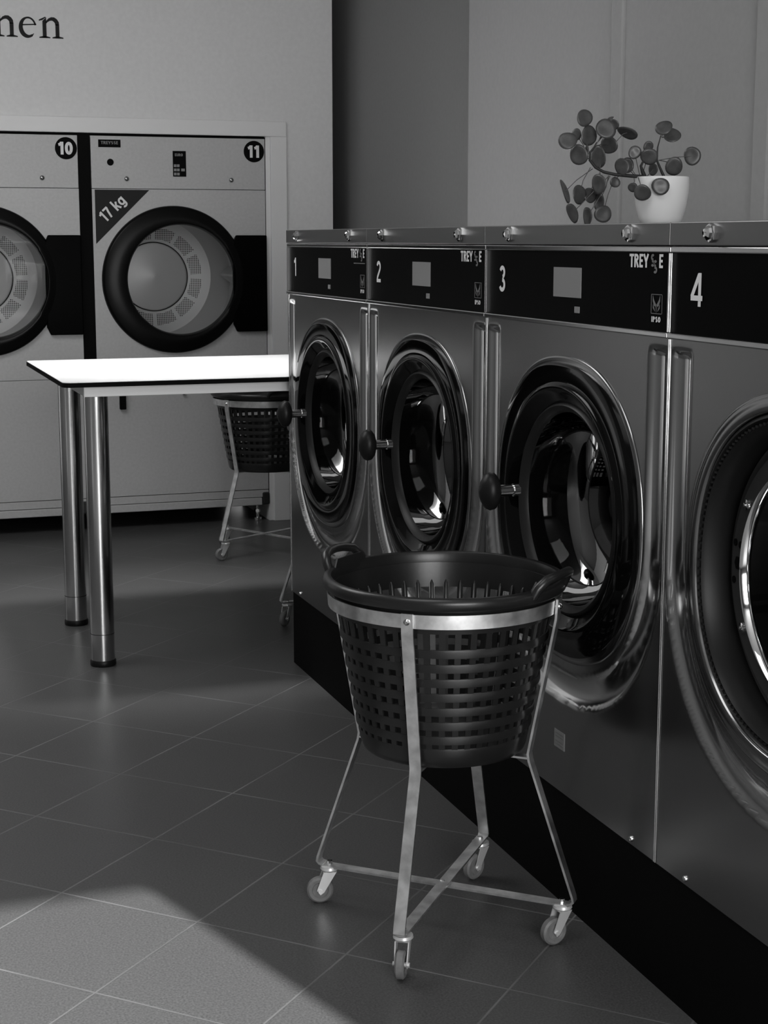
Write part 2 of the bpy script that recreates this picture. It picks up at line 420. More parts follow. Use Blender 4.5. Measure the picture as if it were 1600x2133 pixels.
def washer(num, yc, label):
    t = thing('washing_machine', label, 'washing machine', (XW, yc, 0), 0, 'washing machines in the right hand row')
    open_door = num == '4'
    b = MB(); D = .80
    # cabinet: sides, top, back, floor pan, leaving the front open
    for s_ in (-1, 1): b.box(.002, D, s_*W2-.002*(s_ > 0)*1-.0, s_*W2+.002*(s_ < 0), ZB, ZT-.0015)
    b.box(.002, D, -W2, W2, ZT-.003, ZT-.0012); b.box(D-.003, D, -W2, W2, ZB, ZT-.0015); b.box(.002, D, -W2, W2, ZB, ZB+.003)
    b.build('cabinet', 'strip', t)
    fm = front_mesh(); fp = fm.build('front_panel', 'steel', t, smooth=50, recalc=False)
    at = fp.data.attributes.new('channel', 'FLOAT', 'POINT'); at.data.foreach_set('value', fm.pol)
    b = MB(); b.box(-.006, .004, -W2, W2, ZS, ZT); b.build('top_strip', 'strip', t, bevel=.0015)
    for z0, z1, q in ((ZS-.011, ZS-.001, .0045), (ZP-.0085, ZP+.0005, .007)): MB().box(-q, .004, -W2, W2, z0, z1).build('panel_rail', 'steelp', t, bevel=.002)
    for s_ in (-1, 1):
        b = MB(); b.box(-.0045, .004, s_*(W2-.0025)-.0023, s_*(W2-.0025)+.0023, ZP+.001, ZS-.011); b.build('edge_trim', 'steelp', t, bevel=.0007)
        b = MB(); b.box(-.002, .004, s_*(W2-.0018)-.0016, s_*(W2-.0018)+.0016, ZB, ZP-.009); b.build('edge_trim', 'steelp', t, bevel=.0007)
    cp = MB().box(-.001, .004, -W2+.005, W2-.005, ZP, ZS-.01).build('control_panel', 'panel', t)
    flat(b := MB(), -.057, .055, 1.1235, 1.1755, .0022); b.build('display', 'disp', cp)
    flat(b := MB(), .031, .050, 1.0975, 1.1085, .0022); b.build('status_light', 'disp', cp)
    pl = lambda cu, cz: (lambda a, bb, d: (-.0018-d, -(cu+a), cz+bb))
    b = MB(); text_into(b, num, .050, pl(-.291, 1.1495), bold=.155, xs=1.08); b.build('machine_number', 'white', cp, recalc=False)
    b = MB(); text_into(b, 'TREY', .0215, pl(.265, 1.1905), bold=.19, xs=1.28, gap=.05); b.build('brand_lettering', 'white', cp, recalc=False); b = MB(); text_into(b, 'E', .0215, pl(.3385, 1.1905), bold=.19, xs=1.28)
    b.build('brand_lettering', 'white', cp, recalc=False)
    b = MB(); text_into(b, 'S', .020, pl(.3105, 1.1915), bold=.19, xs=1.15); text_into(b, 'S', .021, pl(.3195, 1.1815), bold=.19, xs=1.15)
    b.build('brand_monogram', 'greyl', cp, recalc=False)
    b = MB(); emblem(b, .326, 1.1235, .028)
    for (u0, u1, z0, z1) in ((.308, .309, 1.108, 1.139), (.343, .344, 1.108, 1.139), (.308, .344, 1.138, 1.139), (.308, .344, 1.108, 1.109)): flat(b, u0, u1, z0, z1, .0014)
    b.build('fox_emblem', 'greyl', cp, recalc=False)
    b = MB(); text_into(b, 'IPSO', .0088, pl(.326, 1.0995), bold=.24, xs=1.45, gap=.09); b.build('emblem_lettering', 'white', cp, recalc=False)
    if num == '1':
        flat(b := MB(), .255, .345, 1.1655, 1.1675, .0014); b.build('brand_underline', 'greyl', cp)
    for u in (-.243, .243):
        b = MB(); b.lathe([(0.0001, .016), (.006, .0155), (.0095, .012), (.0105, .008), (.0135, .0075), (.0142, .004), (.0142, 0)],
              lambda r, a, p, u=u: (-.005-p, -u-r*cos(a), 1.2335+r*sin(a)), 8)
        b.build('lid_screw', 'chrome', t, smooth=20)
    for u in (-.27, .289):
        b = MB(); b.lathe([(0.0001, .005), (.004, .004), (.0055, .0015), (.0055, 0)], lambda r, a, p, u=u: (-p, -u-r*cos(a), .226+r*sin(a)), 12)
        b.build('bottom_screw', 'chrome', t, smooth=40)
    # silver ring round the door opening
    b = MB(); e = ringp()
    b.lathe([(.268, -.02), (.2695, .003), (.272, .0045), (.286, .005), (.289, .0035), (.292, .004), (.297, .003), (.299, .001), (.2995, -.012)], e, 128)
    b.build('door_surround', 'steelr', t, smooth=60)
    if open_door:
        b = MB(); b.lathe([(.268, -.0), (.262, .003), (.257, -.004), (.252, .002), (.247, -.006), (.244, -.03), (.242, -.05)], e, 128); b.build('door_seal', 'rubber', t, smooth=40)
        b = MB()
        for k in range(150):   # toothed lip of the seal
            a = 2*pi*k/150; x, y, z = e(.2545, a, .002); b.box(x-.002, x+.002, y-.0022, y+.0022, z-.0016, z+.0016)
        b.build('seal_teeth', 'rubber', t)
        b = MB(); b.lathe([(.243, -.045), (.225, -.052), (.224, -.036), (.222, -.034), (.196, -.034), (.194, -.038)], rnd, 96); b.build('tub_front', 'gasket', t, smooth=30)
        b = MB(); b.lathe([(.196, -.040), (.194, -.030), (.189, -.026), (.185, -.030), (.183, -.045), (.183, -.11)], rnd, 96); b.build('drum_rim', 'chrome', t, smooth=60)
        for a_ in (62, 118, 152, 208, 242, 298, 332, 28):
            a = radians(a_); x, y, z = rnd(.2095, a, 0)
            b = MB(); b.lathe([(0.0001, .0075), (.003, .007), (.0035, .004), (.0078, .0035), (.0085, .0)], lambda r, q, p, y=y, z=z: (.034-p, y+r*cos(q), z+r*sin(q)), 16)
            b.build('tub_bolt', 'chrome', t, smooth=40)
        b = MB()
        for a_, rr, hr in ((171, .216, .0045), (171, .202, .0045), (187, .216, .0045), (179.5, .205, .0085)):
            x, y, z = rnd(rr, radians(a_), 0)
            b.lathe([(0.0001, 0), (hr, 0), (hr, -.004)], lambda r, q, p, y=y, z=z: (.0325-p, y+r*cos(q), z+1.25*r*sin(q)), 12 if hr < .006 else 6)
        b.build('tub_hole', 'blackm', t, smooth=30)
    else:
        b = MB()
        b.lathe([(.270, -.01), (.284, .0), (.2845, .009), (.281, .0105), (.268, .0115), (.250, .0108), (.242, .0105), (.2385, .0145), (.234, .016), (.229, .0145), (.222, .008), (.210, .001), (.203, -.004), (.2, -.008)],
                lambda r, a, p: (lambda k: (-p, -r*sup(cos(a), 2+.25*k), ZC+r*(.925+.02*(1-k))*sup(sin(a), 2+.25*k)))(min(1, max(0, (r-.22)/.06))), 128)
        d = b.build('door', 'black', t, smooth=60)
        b = MB(); b.lathe([(.2035, -.012), (.2015, .000), (.197, .003), (.187, -.004), (.184, -.012)], rnd, 96); b.build('glass_frame', 'gframe', d, smooth=60)
        b = MB(); b.lathe([(.184, -.012), (.182, -.035), (.17, -.068), (.145, -.088), (.10, -.10), (.05, -.104), (.0001, -.105)], rnd, 96); b.build('door_glass', 'glass', d, smooth=80)
        b = MB(); b.tube([(-.0, .2035, ZC+.006), (-.012, .2035, ZC+.006)], .0125, 20); b.tube([(-.012, .2035, ZC+.006), (-.016, .2035, ZC+.006)], .0095, 20); b.tube([(-.016, .2035, ZC+.006), (-.044, .2035, ZC+.006)], .0115, 20); b.build('handle_stem', 'legm', d, smooth=40)
        b = MB(); n = 24
        prof = [(-1, .0), (-.94, .42), (-.75, .72), (-.45, .94), (0, 1), (.4, .88), (.72, .62), (.93, .34), (1, 0)]
        vs = []; fs = []
        for h, r in prof:
            for k in range(n):
                a = 2*pi*k/n; vs.append((-.060-.021*h, .2035+.026*max(r, .01)*cos(a), ZC+.006+.037*max(r, .01)*sin(a)))
        for i in range(len(prof)-1):
            for k in range(n): fs.append((i*n+k, i*n+(k+1) % n, i*n+n+(k+1) % n, i*n+n+k))
        b.add(vs, fs)
        # raised grip ridge across the oval knob
        b.build('door_knob', 'rubber', d, smooth=70)
        b = MB(); b.lathe([(.198, -.10), (.182, -.112), (.172, -.118), (.168, -.125), (.172, -.14)], rnd, 96); b.build('drum_rim', 'steelp', t, smooth=60)
        b = MB(); b.lathe([(.2, -.0), (.2, -.102)], rnd, 64); b.build('door_throat', 'throat', t, smooth=40)
    b = MB(); b.lathe([(.175, -.14), (.21, -.145), (.262, -.15), (.262, -.55), (.0001, -.56)], rnd, 72)
    for k in range(3):
        a0 = radians(30+120*k); vs = []
        for p in (-.16, -.54):
            for rr, da in ((.262, -.22), (.20, -.04), (.20, .04), (.262, .22)): vs.append(rnd(rr, a0+da, p))
        b.add(vs, [(0, 1, 5, 4), (1, 2, 6, 5), (2, 3, 7, 6), (0, 3, 2, 1)])
    b.build('drum', 'wdrum', t, smooth=40)
    if num == '1': t.scale = (1, .966, 1)
    if num == '3':
        lb = MB(); lb.box(-.001, .0005, -.0215, .0215, .296, .329); s_ = lb.build('rating_label', 'disp', t)
        lb = MB()
        for z in (.301, .307, .316, .322): lb.box(-.0014, 0, -.016, .016, z, z+.0022)
        lb.build('label_print', 'greyl', s_)
    return t
YC = [4.095-.0, 3.348, 2.605, 1.863]
washer('1', 4.077, 'steel washing machine marked 1, at the far end of the row')
washer('2', 3.347, 'steel washing machine marked 2, second from the far end of the row')
washer('3', 2.605, 'steel washing machine marked 3, standing right behind the front basket')
washer('4', 1.863, 'steel washing machine marked 4 with its door opening bare, at the right edge')
# pale laundry behind the glass of machine 3
b = MB(); nu, nv = 28, 14; vs = []; fs = []
for i in range(nv+1):
    for k in range(nu):
        a = 2*pi*k/nu; ph = pi*i/nv
        rr = 1+.10*sin(3*a+2*ph)+.07*sin(7*a-3*ph)+.05*sin(11*a+5*ph)
        vs.append((XW+.33+.15*sin(ph)*cos(a)*rr, 2.605+.15*sin(ph)*sin(a)*rr, ZC-.125+.115*cos(ph)*rr))
for i in range(nv):
    for k in range(nu): fs.append((i*nu+k, i*nu+(k+1) % nu, (i+1)*nu+(k+1) % nu, (i+1)*nu+k))
b.add(vs, fs); tag(b.build('laundry', 'cloth', smooth=80), 'pale crumpled laundry inside the drum of machine 3', 'laundry')
# dark plinth set back under the row
b = MB(); b.box(XW+.004, XW+.78, 1.863-W2, 4.430, 0, ZB-.001); tag(b.build('machine_plinth', 'blackm'), 'low black plinth running under the row of washing machines', 'plinth')

# ------------------------------------------------------------------ dryers
def dryer(num, x0, x1, label):
    xc = (x0+x1)/2; zc = 1.056
    t = thing('tumble_dryer', label, 'tumble dryer', (xc, YB, 0), 0, 'tumble dryers set in the back wall')
    L, R = x0-xc, x1-xc
    f = MB(); N = 72
    # front sheet with a round hole: upper sheet, lower sheet built as strips around the circle
    zt, zp, zl = 1.645, 1.4316, .648
    MB().box(L, R, 0, .012, zp+.001, zt).build('upper_panel', 'dryer', t, bevel=.0015)
    rr = .262; vs = []; fs = []
    def edgept(a):
        c, s = cos(a), sin(a); k = []
        if c > 1e-6: k.append(R/c)
        if c < -1e-6: k.append(L/c)
        if s > 1e-6: k.append((zp-.001-zc)/s)
        if s < -1e-6: k.append((zl+.001-zc)/s)
        q = min(k); return (q*c, q*s)
    ang = sorted([2*pi*k/N for k in range(N)]+[atan2(z-zc, x) % (2*pi) for x in (L, R) for z in (zp-.001, zl+.001)])
    for a in ang:
        ex, ez = edgept(a); vs += [(rr*cos(a), 0, zc+rr*sin(a)), (ex, 0, zc+ez)]
    n = len(ang)
    for k in range(n):
        j = (k+1) % n; fs.append((2*k, 2*k+1, 2*j+1, 2*j))
    f.add(vs, fs); f.build('front_panel', 'dryer', t)
    MB().box(L, R, 0, .012, .141, zl-.001).build('lint_door', 'dryer', t, bevel=.0015)
    MB().box(L, R, 0, .02, .107, .1385).build('base_rail', 'dryer', t, bevel=.001)
    MB().box(L-.02, R-.03, -.004, .05, .072, .1045).build('base_tube', 'dryer', t, bevel=.003)
    b = MB(); b.box(L+.002, R-.002, .014, .85, .10, .70); b.box(L+.002, R-.002, .014, .85, 1.40, zt-.002); b.box(L+.002, L+.006, .014, .85, .1, zt-.002); b.box(R-.006, R-.002, .014, .85, .1, zt-.002)
    b.build('cabinet', 'blackm', t)
    C = lambda r, a, p: (r*cos(a), -p, zc+r*sin(a))
    CO = lambda r, a, p: (r*cos(a)-.030*min(1, max(0, (r-.228)/.05)), -p, zc+r*sin(a))
    b = MB(); b.lathe([(.308, -.002), (.307, .010), (.303, .018), (.296, .0215), (.270, .024), (.262, .0265), (.240, .0265), (.234, .024), (.230, .012), (.229, -.02)], CO, 96)
    d = b.build('door', 'dring', t, smooth=40)
    b = MB(); b.lathe([(.228, .006), (.0001, .006)], C, 64); b.build('door_glass', 'glass', d)
    b = MB(); b.poly([(.235, zc+.186), (R-.0, zc+.186), (R-.0, zc-.222), (.235, zc-.222), (.22, zc-.19), (.22, zc+.15)], lambda a, bb, dd: (a, -dd, bb), 0, .022)
    b.build('hinge_cover', 'panel', t, bevel=.004)
    b = MB(); b.lathe([(.25, -.015), (.25, -.06), (.262, -.06)], C, 72); b.build('drum_collar', 'dryer', t, smooth=30)
    b = MB(); b.lathe([(.245, -.06), (.330, -.065), (.335, -.10), (.335, -.30), (.332, -.304), (.335, -.308), (.335, -.52)], C, 96)
    for k in range(4):
        a0 = radians(2+90*k); vs = []
        for p in (-.09, -.50):
            for r_, da in ((.335, -.12), (.285, -.015), (.285, .015), (.335, .12)): vs.append(C(r_, a0+da, p))
        b.add(vs, [(0, 1, 5, 4), (1, 2, 6, 5), (2, 3, 7, 6)])
    dr = b.build('drum', 'drum', t, smooth=40)
    b = MB(); b.lathe([(.335, -.52), (.262, -.60), (.16, -.62), (.156, -.627), (.150, -.62), (.0001, -.60)], C, 96); b.build('drum_back', 'drumback', dr, smooth=25)
    b = MB(); b.lathe([(.1575, -.616), (.1535, -.613)], C, 96); b.build('drum_seam', 'blackm', dr)
    pl = lambda cx, cz: (lambda a, bb, dd: (cx+a, -.0022-dd, cz+bb))
    # number disc
    nx = x1-.035-xc
    b = MB(); b.lathe([(0.0001, .0015), (.041, .0015), (.0415, -.001)], lambda r, a, p: (nx+r*cos(a), -p, 1.592+r*sin(a)), 48); nd = b.build('number_disc', 'blackm', t) if False else None
    b = MB(); b.lathe([(0.0001, .0016), (.0445, .0016), (.0445, -.001)], lambda r, a, p: (nx-.012+r*cos(a), -p, 1.592+r*sin(a)), 48); nd = b.build('number_disc', 'blackm', t)
    b = MB(); text_into(b, num, .051, pl(nx-.0145, 1.592), bold=.22, xs=1.08); b.build('machine_number', 'white', nd, recalc=False)
    b = MB(); b.box(x0+.032-xc, x0+.124-xc, -.001, .001, 1.599, 1.630); tg = b.build('brand_plate', 'blackm', t)
    b = MB(); text_into(b, 'TREYSSE', .0125, pl(x0+.078-xc, 1.6175), bold=.2, xs=1.35); b.build('brand_lettering', 'greyl', tg, recalc=False)
    b = MB(); b.lathe([(0.0001, .002), (.013, .002), (.014, 0)], lambda r, a, p: (x0+.080-xc+r*cos(a), -p, 1.539+r*sin(a)), 24); b.build('key_hole', 'blackm', t)
    for xs_ in (x0+.146-xc, x0+.591-xc):
        b = MB(); b.lathe([(0.0001, .008), (.006, .007), (.010, .003), (.0105, 0)], lambda r, a, p: (xs_+r*cos(a), -p, 1.472+r*sin(a)), 20); b.build('panel_screw', 'steelp', t, smooth=50)
    px = x0+.369-xc
    b = MB(); b.box(px-.028, px+.028, -.0012, .001, 1.484, 1.589); pp = b.build('price_plate', 'blackm', t)
    b = MB(); text_into(b, 'EURO', .011, pl(px-.002, 1.573), bold=.2, xs=1.2)
    for k in range(3):
        for q in range(2): b.box(px-.024+q*.013, px-.013+q*.013, -.0018, 0, 1.489+.017*k, 1.500+.017*k)
    b.box(px+.007, px+.022, -.0018, 0, 1.506, 1.517)
    b.build('price_print', 'disp', pp, recalc=False)
    b = MB(); b.poly([(L+.012, 1.4275), (L+.239, 1.4275), (L+.012, 1.206)], lambda a, bb, dd: (a, -dd, bb), 0, .0012); tr = b.build('weight_sticker', 'tri', t)
    ca, sa = cos(radians(44)), sin(radians(44))
    b = MB(); text_into(b, '17 kg', .048, lambda a, bb, dd: (L+.082+a*ca-bb*sa, -.002-dd, 1.352+a*sa+bb*ca), bold=.17, xs=1.0); b.build('weight_lettering', 'white', tr, recalc=False)
    b = MB(); b.lathe([(0.0001, .022), (.008, .02), (.009, .012), (.005, .010), (.005, 0)], lambda r, a, p: (x0+.363-xc+r*cos(a), -p, .577+r*sin(a)), 20); b.build('lint_door_knob', 'chrome', t, smooth=50)
    b = MB()
    x_ = R-.045; b.tube([(x_, .03, .072), (x_, .03, .012)], .007, 12); b.tube([(x_, .03, .05), (x_, .03, .038)], .014, 6); b.tube([(x_, .03, .014), (x_, .03, .001)], .019, 16)
    b.build('levelling_foot', 'chrome', t, smooth=40)
    b = MB(); b.box(R-.028, R+.004, -.006, .05, .074, .128); b.build('tube_end_cap', 'gasket', t, bevel=.006)
    return t
dryer('11', 1.060, 1.7975, 'pale grey tumble dryer numbered 11, beside the wall corner')
dryer('10', .269, 1.0067, 'pale grey tumble dryer numbered 10, cut by the left edge')
b = MB(); b.box(1.008, 1.0585, YB+.002, YB+.02, .12, 1.66)  # black strip stands in for the dark of the gap between dryers
struct(b.build('trim_5', 'blackm'))
b = MB(); b.box(-.6, 1.81, YB+.016, YB+.03, 1.646, 1.675); b.box(1.799, 1.8, YB, YB+.1, .1, 1.65); struct(b.build('trim_6', 'blackm'))  # black strips stand in for the dark gap above and beside the dryers
for xa, who in ((.895, '10'), (1.150, '11')):
    tag(MB().box(xa, xa+.026, YB-.022, YB-.0005, .515, .66).build('door_latch', 'blackm', bevel=.003), 'small black latch low on the front of dryer '+who, 'latch', 'latches on the dryers')

# ------------------------------------------------------------------ folding table
TZ = .836
tb = thing('folding_table', 'white topped folding table on thick chrome legs in front of the dryers', 'table', (1.22, 4.9, 0))
X0, X1, Y0, Y1 = .602-1.22, 2.02-1.22, 4.462-4.9, 5.335-4.9
def rrect(x0, x1, y0, y1, r, n=6):
    pts = []
    for cx, cy, a0 in ((x1-r, y1-r, 0), (x0+r, y1-r, 90), (x0+r, y0+r, 180), (x1-r, y0+r, 270)):
        for k in range(n+1): a = radians(a0+90*k/n); pts.append((cx+r*cos(a), cy+r*sin(a)))
    return pts
MB().poly(rrect(X0, X1, Y0, Y1, .025), lambda a, b, d: (a, b, d), TZ-.0012, TZ).build('table_top', 'laminate', tb)
MB().poly(rrect(X0-.001, X1+.001, Y0-.001, Y1+.001, .026), lambda a, b, d: (a, b, d), TZ-.014, TZ-.0013).build('table_core', 'blackm', tb)
b = MB()
for y in (Y0+.03, Y1-.06): b.box(X0+.06, X1-.06, y, y+.03, TZ-.044, TZ-.0145)
for x in (X0+.062, X1-.092): b.box(x, x+.03, Y0+.06, Y1-.06, TZ-.044, TZ-.0145)
b.build('under_frame', 'rail', tb, bevel=.002)
for x, y in ((.708-1.22, 4.585-4.9), (.708-1.22, 5.118-4.9), (1.93-1.22, 4.585-4.9), (1.93-1.22, 5.118-4.9)):
    b = MB(); b.tube([(x, y, .016), (x, y, TZ-.016)], .0345, 40); lg = b.build('leg', 'legm', tb, smooth=40)
    b = MB(); b.lathe([(.0005, 0), (.036, 0), (.0375, .003), (.0375, .014), (.0352, .018), (.034, .018)], lambda r, a, p: (x+r*cos(a), y+r*sin(a), p), 40)
    b.lathe([(.0349, .095), (.0349, .0965)], lambda r, a, p: (x+r*cos(a), y+r*sin(a), p), 40)
    b.build('leg_foot', 'rubber', lg, smooth=40)

# ------------------------------------------------------------------ basket trolley
def ang(a, r, z): return Vector((r*cos(radians(a)), r*sin(radians(a)), z))
def trolley(x, y, angs, sw, label):
    """angs: directions of the four legs; sw: swivel directions of the casters"""
    t = thing('basket_trolley', label, 'trolley', (x, y, 0), 0, 'wheeled stands for laundry baskets')
    n = 72; b = MB(); vs = []
    for k in range(n):
        for r, z in ((.2015, .594), (.2045, .594), (.2065, .618), (.2035, .618)): vs.append(ang(360*k/n, r, z))
    b.add(vs, [(4*k+i, 4*k+(i+1) % 4, 4*((k+1) % n)+(i+1) % 4, 4*((k+1) % n)+i) for k in range(n) for i in range(4)])
    b.build('hoop', 'galv', t, smooth=30)
    ZF = .074
    for i, a in enumerate(angs):
        tdir = (-sin(radians(a)), cos(radians(a)), 0)
        b = MB(); b.strap([ang(a, .2095, .620), ang(a, .2075, .585), ang(a, .161, .340), ang(a, .163, .327), ang(a, .246, ZF+.014), ang(a, .2475, ZF+.006), ang(a, .243, ZF+.0015), ang(a, .236, ZF)], tdir, .0205, .0042)
        lg = b.build('leg', 'galv', t, smooth=25)
        b = MB()
        b.tube([ang(a, .205, .606), ang(a, .2125, .606), ang(a, .215, .606)], [.0055, .0055, .0025], 10)
        b.build('rivet', 'chrome', lg, smooth=40)
        b = MB(); b.tube([ang(a, .225, ZF), ang(a, .225, ZF+.007)], .005, 8); b.build('caster_nut', 'chrome', lg, smooth=40)
    for k, (a0, a1) in enumerate(((angs[0], angs[2]), (angs[1], angs[3]))):
        d = ang(a0, 1, 0); td = (-sin(radians(a0)), cos(radians(a0)), 0)
        b = MB(); b.strap([ang(a0, .237, ZF-.0021-.004*k+.004), ang(a1, .237, ZF-.0021-.004*k+.004)], td, .0205, .004); b.build('foot_bar', 'galv', t)
        b = MB(); b.strap([ang(a0, .161, .3355-.004*k), ang(a1, .161, .3355-.004*k)], td, .0185, .0035); b.build('basket_support_bar', 'galv', t)
    b = MB(); b.tube([(0, 0, ZF+.002), (0, 0, ZF+.0055)], [.0065, .003], 10); b.build('centre_rivet', 'galv', t, smooth=40)
    for a, s_ in zip(angs, sw):
        P = ang(a, .226, 0); f = Vector((cos(radians(s_)), sin(radians(s_)), 0)); q = Vector((-f.y, f.x, 0)); up = Vector((0, 0, 1))
        ca = MB(); ca.lathe([(.0001, ZF-.003), (.0165, ZF-.003), (.0175, ZF-.008), (.013, ZF-.0125), (.010, ZF-.0135), (.0001, ZF-.0135)], lambda r, g, p: (P.x+r*cos(g), P.y+r*sin(g), p), 20)
        W = P+f*.018; wr = .0245; W.z = wr+.0005
        m = Matrix((( f.x, q.x, 0, P.x), (f.y, q.y, 0, P.y), (0, 0, 1, 0), (0, 0, 0, 1)))
        for sd in (-1, 1):
            ca.add([m @ Vector(v) for v in [(-.012, sd*.0125, ZF-.012), (.012, sd*.0125, ZF-.012), (.0245, sd*.0115, wr+.002), (.018, sd*.0115, wr-.007), (.011, sd*.0115, wr-.002)]]
                  + [m @ Vector(v) for v in [(-.012, sd*.0105, ZF-.012), (.012, sd*.0105, ZF-.012), (.0245, sd*.0095, wr+.002), (.018, sd*.0095, wr-.007), (.011, sd*.0095, wr-.002)]],
                  [(0, 1, 2, 3, 4), (9, 8, 7, 6, 5)]+[(k, (k+1) % 5, 5+(k+1) % 5, 5+k) for k in range(5)])
        ca.add([m @ Vector(v) for v in [(-.013, -.0125, ZF-.0125), (.013, -.0125, ZF-.0125), (.013, .0125, ZF-.0125), (-.013, .0125, ZF-.0125)]], [(0, 1, 2, 3)])
        ca.tube([W-q*.0145, W+q*.0145], .0042, 8)
        c = ca.build('caster', 'fork', t, smooth=35)
        wb = MB(); wb.lathe([(.0035, -.006), (.014, -.006), (.0155, -.0075), (.021, -.008), (.0245, -.005), (.0245, .005), (.021, .008), (.0155, .0075), (.014, .006), (.0035, .006)],
            lambda r, g, p: W+f*r*cos(g)+up*r*sin(g)+q*p, 36)
        wb.build('wheel', 'wheel', c, smooth=35)
    return t

def basket(x, y, hand, label):
    t = thing('laundry_basket', label, 'laundry basket', (x, y, .3375), 0, 'black slatted plastic laundry baskets')
    H = .305
    def R(z): return .144+(.198-.144)*(z/H)           # wall radius at height z above the basket's foot
    # wall: solid top band, slatted middle, solid foot band
    b = MB(); P = lambda r, a, p: (r*cos(a), r*sin(a), p)
    b.lathe([(R(.245)-.001, .245), (R(.245)+.0025, .245), (R(.29)+.002, .29), (R(.29)-.001, .29)], P, 96, closed=True)
    b.build('top_band', 'basket', t, smooth=35); b = MB()
    b.lathe([(.0001, .004), (.13, .004), (.142, .008), (R(.03)-.001, .032), (R(.035)+.001, .036), (R(.03)+.0025, .032), (R(.012)+.0015, .012), (.145, .004), (.141, 0), (.0001, 0)], P, 96)
    b.build('basket_base', 'basket', t, smooth=35)
    b = MB(); NS = 44
    for k in range(NS):
        a = 360*(k+.3)/NS; td = (-sin(radians(a)), cos(radians(a)), 0)
        b.strap([ang(a, R(.03)-.0005, .03), ang(a, R(.25)-.0005, .25)], td, .0105, .003)
        b.tube([ang(a, R(.19)-.003, .19), ang(a, R(.252)-.0032, .252), ang(a, R(.258)-.001, .258)], [.0028, .003, .001], 6)
    for k in range(7):
        z = .052+.0262*k
        b.lathe([(R(z)+.0005, z-.0075), (R(z)+.0028, z-.007), (R(z)+.0036, z), (R(z)+.0028, z+.007), (R(z)+.0005, z+.0075)], P, 96, closed=True)
    b.build('basket_slats', 'basket', t, smooth=35)
    b = MB()
    prof = [(.196, .285), (.1965, .303), (.199, .3085), (.205, .310), (.2115, .307), (.2135, .300), (.2125, .291), (.2095, .288), (.207, .293), (.205, .298), (.200, .296), (.199, .285)]
    b.lathe(prof, P, 128, closed=True)
    b.build('rim', 'basket', t, smooth=50)
    for h in (hand, hand+180):
        b = MB()
        pts = []
        for da, r, z in ((-17, .207, .298), (-15.5, .214, .314), (-12, .221, .327), (-6, .2245, .331), (0, .2255, .332), (6, .2245, .331), (12, .221, .327), (15.5, .214, .314), (17, .207, .298)): pts.append(ang(h+da, r, z))
        rp = []
        b.tube(pts, [.008, .0085, .0085, .008, .008, .008, .0085, .0085, .008], 10)
        vs = []  # inner guard wall of the grip
        for da in (-16, -12, 12, 16):
            for dr in (0, .003): vs += [ang(h+da, .1975+dr, .296), ang(h+da, .1985+dr, .322 if abs(da) < 14 else .306)]
        b.add(vs, [(4*i+a_, 4*i+b_, 4*i+4+b_, 4*i+4+a_) for i in range(3) for a_, b_ in ((0, 1), (1, 3), (3, 2), (2, 0))])
        b.build('handle', 'basket', t, smooth=45)
    return t
CX, CY = 1.000, 2.585
trolley(CX, CY, (232, 138, 50, 318), (240, 168, 205, 190), 'galvanised four-legged basket trolley on casters, in the foreground')
basket(CX, CY, 131, 'black slatted plastic laundry basket held in the foreground trolley')
trolley(1.605, 6.10, (210, 300, 30, 120), (190, 20, 110, 200), 'galvanised basket trolley standing between the folding table and the dryers')
basket(1.605, 6.10, 95, 'black laundry basket beyond the folding table, partly hidden by machine 1')
trolley(1.575, 4.885, (180, 270, 0, 90), (225, 20, 110, 200), 'basket trolley hidden behind machine 1, only a leg and caster showing')
basket(1.575, 4.885, 130, 'black laundry basket under the right end of the folding table')

# ------------------------------------------------------------------ potted plant
PX, PY = 1.70, 3.125
pt = thing('potted_plant', 'round-leaved plant in a white pot on top of machine 3', 'potted plant', (PX, PY, ZT))
b = MB(); Pc = lambda r, a, p: (r*cos(a), r*sin(a), p)
b.lathe([(.0001, 0), (.034, 0), (.040, .003), (.0475, .02), (.0535, .045), (.0572, .07), (.058, .09), (.0575, .1035), (.0565, .1055), (.0545, .1045), (.0535, .098), (.053, .088), (.0001, .088)], Pc, 56)
b.build('pot', 'pot', pt, smooth=50)
b = MB(); b.lathe([(.0001, .094), (.03, .0935), (.0535, .090)], Pc, 32); b.build('soil', 'soil', pt, smooth=60)
CR = Vector((cos(YAW), -sin(YAW), 0)); CF = Vector((sin(YAW), cos(YAW), 0)); UPV = Vector((0, 0, 1))
K = .000250
def pp(cx, cy, d=0): return CR*((cx-1095)*K)+UPV*((1150-cy)*K)+CF*d
def stem(pts, r, name='stem'):
    MB().tube(pts, r, 8).build(name, 'stem', pt, smooth=60)
stem([pp(1010, 745, .0), pp(930, 728, -.01), pp(820, 722, -.016), pp(690, 712, -.02), pp(590, 690, -.018), pp(520, 650, -.012), pp(472, 590, -.01), pp(475, 525, -.008), pp(510, 480, -.006), pp(530, 440, -.004)], [.0042, .004, .0038, .0034, .0032, .003, .0028, .0024, .0018, .0012])
stem([pp(1130, 760, .0), pp(1090, 680, .0), pp(1050, 590, .002), pp(1055, 480, .004), pp(1080, 380, .004)], [.0036, .003, .0024, .0016, .001])
stem([pp(960, 755, -.005), pp(925, 690, -.01), pp(905, 640, -.014), pp(940, 560, -.016)], [.0045, .0045, .003, .0012])
